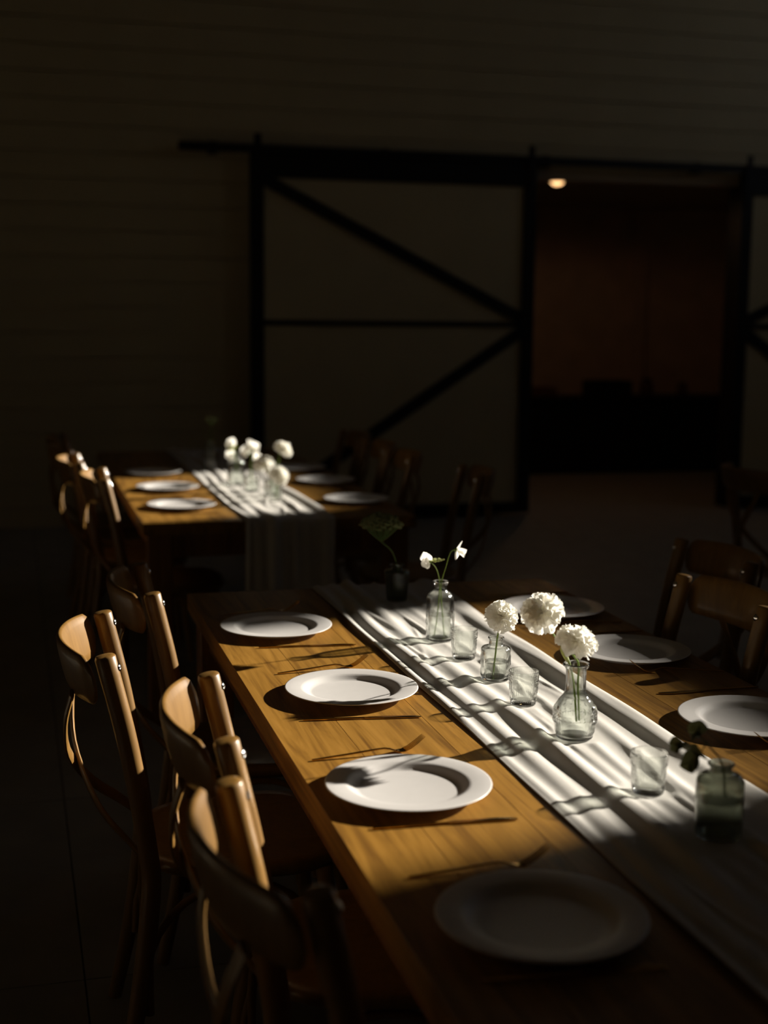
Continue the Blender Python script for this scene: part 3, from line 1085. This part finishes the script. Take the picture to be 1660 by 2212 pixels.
def carnation_bloom(rad, seed, layers=None):
    rng = random.Random(seed)
    g = Geo()
    layers = layers or [(100, 6, 1.0), (80, 7, 1.0), (60, 6, .97), (42, 5, .93), (25, 4, .90), (9, 3, .84)]
    for th, n, L in layers:
        ph0 = rng.uniform(0, 6.28)
        for k_ in range(n):
            ph = ph0 + 2 * math.pi * (k_ + rng.uniform(-.25, .25)) / n
            t_ = R(th + rng.uniform(-9, 9))
            d = Vector((math.sin(t_) * math.cos(ph), math.sin(t_) * math.sin(ph), math.cos(t_) * .82))
            sd_ = Vector((-math.sin(ph), math.cos(ph), 0))
            if th < 30:
                q = rng.uniform(0, 6.28)
                sd_ = Vector((math.cos(q), math.sin(q), 0)); sd_ = (sd_ - d * sd_.dot(d) / d.length_squared).normalized()
            nn = sd_.cross(d).normalized()
            ln_ = rad * L * rng.uniform(.90, 1.05)
            wd = rad * rng.uniform(.56, .72)
            f1, p1 = rng.uniform(5, 8), rng.uniform(0, 6.28)
            nu, nv = 15, 6
            vs = []
            for j in range(nv):
                tt = j / (nv - 1)
                for i in range(nu):
                    u = -1 + 2 * i / (nu - 1)
                    w_ = wd * (.12 + .88 * tt ** .9)
                    rr = ln_ * (tt * (1 - .16 * u * u * tt)) + (ln_ * .055 * ((i % 2) - .5) + rng.uniform(-.03, .03) * ln_ if j == nv - 1 else 0)
                    ruf = rad * .13 * tt ** 2 * math.sin(f1 * u + p1) + rad * .03 * tt * rng.uniform(-1, 1)
                    curl = -rad * .20 * tt ** 3 * math.sin(t_)
                    p = d * rr + sd_ * (u * w_) + nn * (ruf - rad * .06 * (1 - u * u) * tt)
                    p.z += curl * .6
                    vs.append(p)
            fs = [(j * nu + i, j * nu + i + 1, (j + 1) * nu + i + 1, (j + 1) * nu + i) for j in range(nv - 1) for i in range(nu - 1)]
            g.add(vs, fs)
    return g


def carnation(center, axis, rad, foot, mids, label, seed, group, stem_r=.0019, mat='stem', cal=True):
    """center of the bloom, axis it faces, stem from under it down through mids to foot"""
    root = empty('carnation', foot)
    F = Vector(foot)
    mt = frame(axis)
    g = carnation_bloom(rad, seed)
    g.v = [tuple(mt @ Vector(v) + Vector(center) - F) for v in g.v]
    o = g.obj('petals', M['petal'], root, True, None)
    o['kind'] = 'stuff'
    A = Vector(axis).normalized()
    c0 = Vector(center) - A * rad * .12
    c1 = Vector(center) - A * (rad * .12 + .022)
    rot = frame(-A)
    cg = Geo().lathe([(0, 0), (.0075, .0), (.0078, .004), (.0066, .013), (.0045, .021), (.0018, .024), (0, .024)], 14)
    cg.v = [tuple(rot @ Vector(v) + c0 - F) for v in cg.v]
    cg.obj('calyx', M[mat], root)
    pts = spline([c1 - F] + [Vector(q) - F for q in mids] + [Vector((0, 0, 0))], 24)
    Geo().tube(pts, stem_r, 8).obj('stem', M[mat], root)
    tag(root, label, 'flower', group)
    return root


cx_, cy_ = ITEMS['carafe']
carnation((cx_ - .014, cy_ - .028, TOP + .189), (.12, -.30, .95), .0385, (cx_ + .010, cy_ + .004, CL + .030), [(cx_ + .004, cy_, TOP + .138), (cx_ + .004, cy_, TOP + .10)],
          'white carnation standing upright right above the carafe mouth', 5, 'white carnations')
carnation((cx_ - .062, cy_ + .018, TOP + .234), (-.38, -.62, .66), .0385, (cx_ + .006, cy_ + .006, CL + .028), [(cx_ - .040, cy_ + .026, TOP + .196), (cx_ - .016, cy_ + .022, TOP + .160), (cx_ - .008, cy_ + .009, TOP + .134), (cx_ - .002, cy_ + .002, TOP + .09)],
          'white carnation leaning out of the carafe towards the flask', 9, 'white carnations')
sh_ = bpy.data.objects['carnation.001']
g_ = Geo().tube(spline([(cx_ - .0215, cy_ + .0225, TOP + .168), (cx_ - .0185, cy_ + .0215, TOP + .160), (cx_ - .0135, cy_ + .0165, TOP + .148), (cx_ - .0095, cy_ + .011, TOP + .138)], 10), [.0012, .0024, .0036, .0044, .0048, .0047, .0042, .0034, .0025, .0019], 10)
g_.v = [tuple(Vector(q) - sh_.location) for q in g_.v]
g_.obj('bud', M['budgreen'], sh_)
fx_, fy_ = ITEMS['flask']
carnation((fx_ - .010, fy_ - .060, TOP + .151), (.05, -.75, .62), .035, (fx_ - .004, fy_ + .002, CL + .008), [(fx_ + .001, fy_ - .012, TOP + .112), (fx_ + .001, fy_ - .003, TOP + .085)],
          'white carnation facing forward from the short glass flask', 13, 'white carnations')


def petal_patch(g, base, d, sd_, L, Wd, cup=.3, bend=0.0, ruf=.0, seed=0):
    rng = random.Random(seed)
    d = Vector(d).normalized(); sd_ = Vector(sd_); sd_ = (sd_ - d * sd_.dot(d)).normalized()
    nn = sd_.cross(d)
    nu, nv = 9, 8
    vs = []
    for j in range(nv):
        t = j / (nv - 1)
        w_ = Wd * math.sin(math.pi * min(.97, (.06 + .80 * t))) ** .75
        for i in range(nu):
            u = -1 + 2 * i / (nu - 1)
            rr = L * (t - .14 * t * u * u)
            k_ = cup * Wd * (u * u) * t + bend * L * t * t + ruf * Wd * math.sin(5 * u + seed) * t * t
            vs.append(Vector(base) + d * rr + sd_ * (u * w_) + nn * k_)
    g.add(vs, [(j * nu + i, j * nu + i + 1, (j + 1) * nu + i + 1, (j + 1) * nu + i) for j in range(nv - 1) for i in range(nu - 1)])


def sweet_pea(foot, mids, blossoms, label, group, petal='petal', stem='stem', stem_r=.0012, name='sweet_pea', buds=()):
    """blossoms: (base point, facing, size, roll)"""
    root = empty(name, foot)
    F = Vector(foot)
    last = Vector(blossoms[0][0])
    pts = spline([Vector((0, 0, 0))] + [Vector(q) - F for q in mids] + [last - F], 22)
    Geo().tube(pts, [stem_r * 1.15 - stem_r * .4 * i / 21 for i in range(22)], 8).obj('stem', M[stem], root)
    for q, (bp, face, size, roll) in enumerate(blossoms):
        mt = frame(face) @ Matrix.Rotation(R(roll), 3, 'Z')
        B = Vector(bp) - F
        g = Geo()
        # banner standing up behind, two wings, a keel
        def T3(v): return mt @ Vector(v)
        petal_patch(g, B + T3((0, .0, .002)), T3((0, .75, .65)), T3((1, 0, 0)), size * 1.0, size * .80, .28, -.25, .10, q)
        petal_patch(g, B + T3((.001, -.001, .003)), T3((.30, -.25, .92)), T3((.25, 1, .1)), size * .80, size * .54, -.35, .10, .06, q + 3)
        petal_patch(g, B + T3((-.001, -.001, .003)), T3((-.30, -.25, .92)), T3((.25, -1, -.1)), size * .80, size * .54, -.35, .10, .06, q + 5)
        petal_patch(g, B + T3((0, -.002, .002)), T3((0, -.35, .93)), T3((1, 0, 0)), size * .65, size * .24, .6, .2, 0, q + 7)
        g.obj('blossom', M[petal], root, True, None)
        cg = Geo().lathe([(0, -.004), (.002, -.003), (.0042, .001), (.0048, .005), (.0030, .0055), (0, .004)], 10)
        cg.v = [tuple(T3(v) + B) for v in cg.v]
        cg.obj('calyx', M[stem], root)
        if q > 0:
            # little stalk to the main stem
            k_ = min(range(len(pts)), key=lambda i: (pts[i] - B).length + .02 * (i < 12))
            Geo().tube(spline([pts[k_], (pts[k_] + B) / 2 + Vector((0, 0, -.002)), B], 8), stem_r * .7, 6).obj('stalk', M[stem], root)
    for bp, r_ in buds:
        B = Vector(bp) - F
        g = Geo()
        for k_ in range(5):
            a = k_ * 1.257
            petal_patch(g, B, (math.cos(a) * .6, math.sin(a) * .6, .6), (-math.sin(a), math.cos(a), 0), r_, r_ * .38, .4, .3, .1, k_)
        g.obj('bud', M['budgreen'], root, True, None)
    tag(root, label, 'flower', group)
    return root


bx_, by_ = ITEMS['bottle']
sweet_pea((bx_ + .012, by_ + .004, CL + .008), [(bx_ + .006, by_, TOP + .06), (bx_ + .001, by_, TOP + .13), (bx_ + .012, by_, TOP + .175), (bx_ + .023, by_, TOP + .210)],
          [((bx_ + .035, by_, TOP + .216), (.62, -.55, -.18), .030, 65)], 'taller white sweet pea nodding from the tall glass bottle', 'white sweet peas')
sweet_pea((bx_ - .012, by_ + .004, CL + .009), [(bx_ - .007, by_, TOP + .06), (bx_ - .001, by_ + .004, TOP + .13), (bx_ - .010, by_, TOP + .17)],
          [((bx_ - .026, by_ - .001, TOP + .1905), (-.80, -.30, .05), .026, 20)], 'shorter white sweet pea with green buds in the tall glass bottle', 'white sweet peas',
          buds=[((bx_ - .015, by_, TOP + .188), .017), ((bx_ - .007, by_ - .004, TOP + .190), .015)])
dx_, dy_ = ITEMS['darkvase']
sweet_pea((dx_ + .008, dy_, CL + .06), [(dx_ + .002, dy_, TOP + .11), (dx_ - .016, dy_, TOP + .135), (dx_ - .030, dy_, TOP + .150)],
          [((dx_ - .040, dy_, TOP + .158), (-.45, -.2, .6), .021, 10), ((dx_ - .070, dy_ - .004, TOP + .144), (-.9, -.2, .25), .017, 30), ((dx_ - .042, dy_ - .006, TOP + .131), (-.75, -.4, -.25), .036, -10)],  # last, largest blossom is added to stand in for the shadow on the runner
          'shadowed sweet pea with two drooping blossoms in the dark vase, plus one standing in for shadow', 'white sweet peas', petal='floret', stem='stemdark')


def umbel(center, rad, foot, mids, label, seed, mat='floret', name='umbel_flower', stem='stemdark', group=None, n=64):
    rng = random.Random(seed)
    root = empty(name, foot)
    F = Vector(foot)
    Cn = Vector(center) - F
    hub = Cn + Vector((0, 0, -rad * .75))
    g, rays = Geo(), Geo()
    for k_ in range(n):
        th = math.acos(1 - (k_ + .5) / n * 1.05); ph = k_ * 2.39996
        d = Vector((math.sin(th) * math.cos(ph), math.sin(th) * math.sin(ph), math.cos(th) * .62))
        p = Cn + d * rad * rng.uniform(.82, 1.0)
        rays.tube([hub, (hub + p) / 2 + Vector((0, 0, -.003)), p], .0007, 5)
        for q in range(7):
            a = q * .9 + rng.random()
            dd = (d + Vector((math.cos(a) * .8, math.sin(a) * .8, rng.uniform(-.3, .5)))).normalized()
            petal_patch(g, p, dd, dd.cross(Vector((.3, .2, 1))), rad * .24, rad * .09, .3, .1, .1, q)
    o = g.obj('florets', M[mat], root, True, None); o['kind'] = 'stuff'
    o = rays.obj('rays', M[stem], root); o['kind'] = 'stuff'
    Geo().tube(spline([Vector((0, 0, 0))] + [Vector(q) - F for q in mids] + [hub], 18), .0017, 8).obj('stem', M[stem], root)
    tag(root, label, 'flower', group)
    return root


gx_, gy_ = ITEMS['farvase']
umbel((gx_ - .044, gy_, TOP + .202), .052, (gx_ + .006, gy_, CL + .052), [(gx_ - .001, gy_, TOP + .10), (gx_ - .016, gy_, TOP + .138)],
      'dark green lacy flower head rising from the dim far vase', 4)

# flowers on the farther table
b0, b1, b2, b3, b4 = BITEMS
carnation((b2[0] + .052, b2[1] + .02, TOP + .196), (.45, -.35, .75), .043, (b2[0], b2[1], CL + .038), [(b2[0] + .034, b2[1] + .032, TOP + .14), (b2[0] + .004, b2[1] + .008, TOP + .094), (b2[0], b2[1], TOP + .07)],
          'tilted white carnation standing tallest on the farther table', 21, 'white carnations')
carnation((b2[0] - .036, b2[1] - .020, TOP + .142), (-.3, -.4, .8), .044, (b2[0] - .004, b2[1], CL + .037), [(b2[0] - .004, b2[1] - .004, TOP + .09), (b2[0] - .003, b2[1], TOP + .07)],
          'low white carnation in the vase group on the farther table', 22, 'white carnations')
carnation((b3[0] + .012, b3[1] - .026, TOP + .110), (.2, -.65, .55), .041, (b3[0] + .004, b3[1], CL + .012), [(b3[0] + .006, b3[1] + .002, TOP + .085), (b3[0] + .005, b3[1], TOP + .06)],
          'lowest white carnation, over the small tumbler on the farther table', 23, 'white carnations')
sweet_pea((b1[0], b1[1], CL + .037), [(b1[0], b1[1], TOP + .07), (b1[0] - .002, b1[1], TOP + .12), (b1[0] + .002, b1[1], TOP + .17)],
          [((b1[0] + .004, b1[1], TOP + .185), (.3, -.3, .6), .044, 0), ((b1[0] + .010, b1[1], TOP + .150), (.6, -.5, .1), .042, 40), ((b1[0] - .016, b1[1], TOP + .165), (-.5, -.4, .4), .040, 10)],
          'white sweet pea with three blossoms on the farther table', 'white sweet peas', stem_r=.0018)
sweet_pea((b0[0], b0[1], CL + .061), [(b0[0], b0[1], TOP + .12), (b0[0] - .006, b0[1], TOP + .15)],
          [((b0[0] - .018, b0[1], TOP + .175), (-.5, -.3, .5), .038, 0), ((b0[0] - .012, b0[1], TOP + .135), (-.6, -.5, -.1), .036, 40)],
          'pale green sweet pea at the back of the farther table vases', 'white sweet peas', stem_r=.0018,
          buds=[((b0[0] - .022, b0[1], TOP + .160), .022), ((b0[0] - .012, b0[1], TOP + .170), .020)])
umbel((b4[0] + .004, b4[1], TOP + .245), .030, (b4[0], b4[1], CL + .061), [(b4[0], b4[1], TOP + .14), (b4[0], b4[1], TOP + .19)],
      'faint unlit flower head standing beyond the sunlit vases of the farther table', 6, n=24)
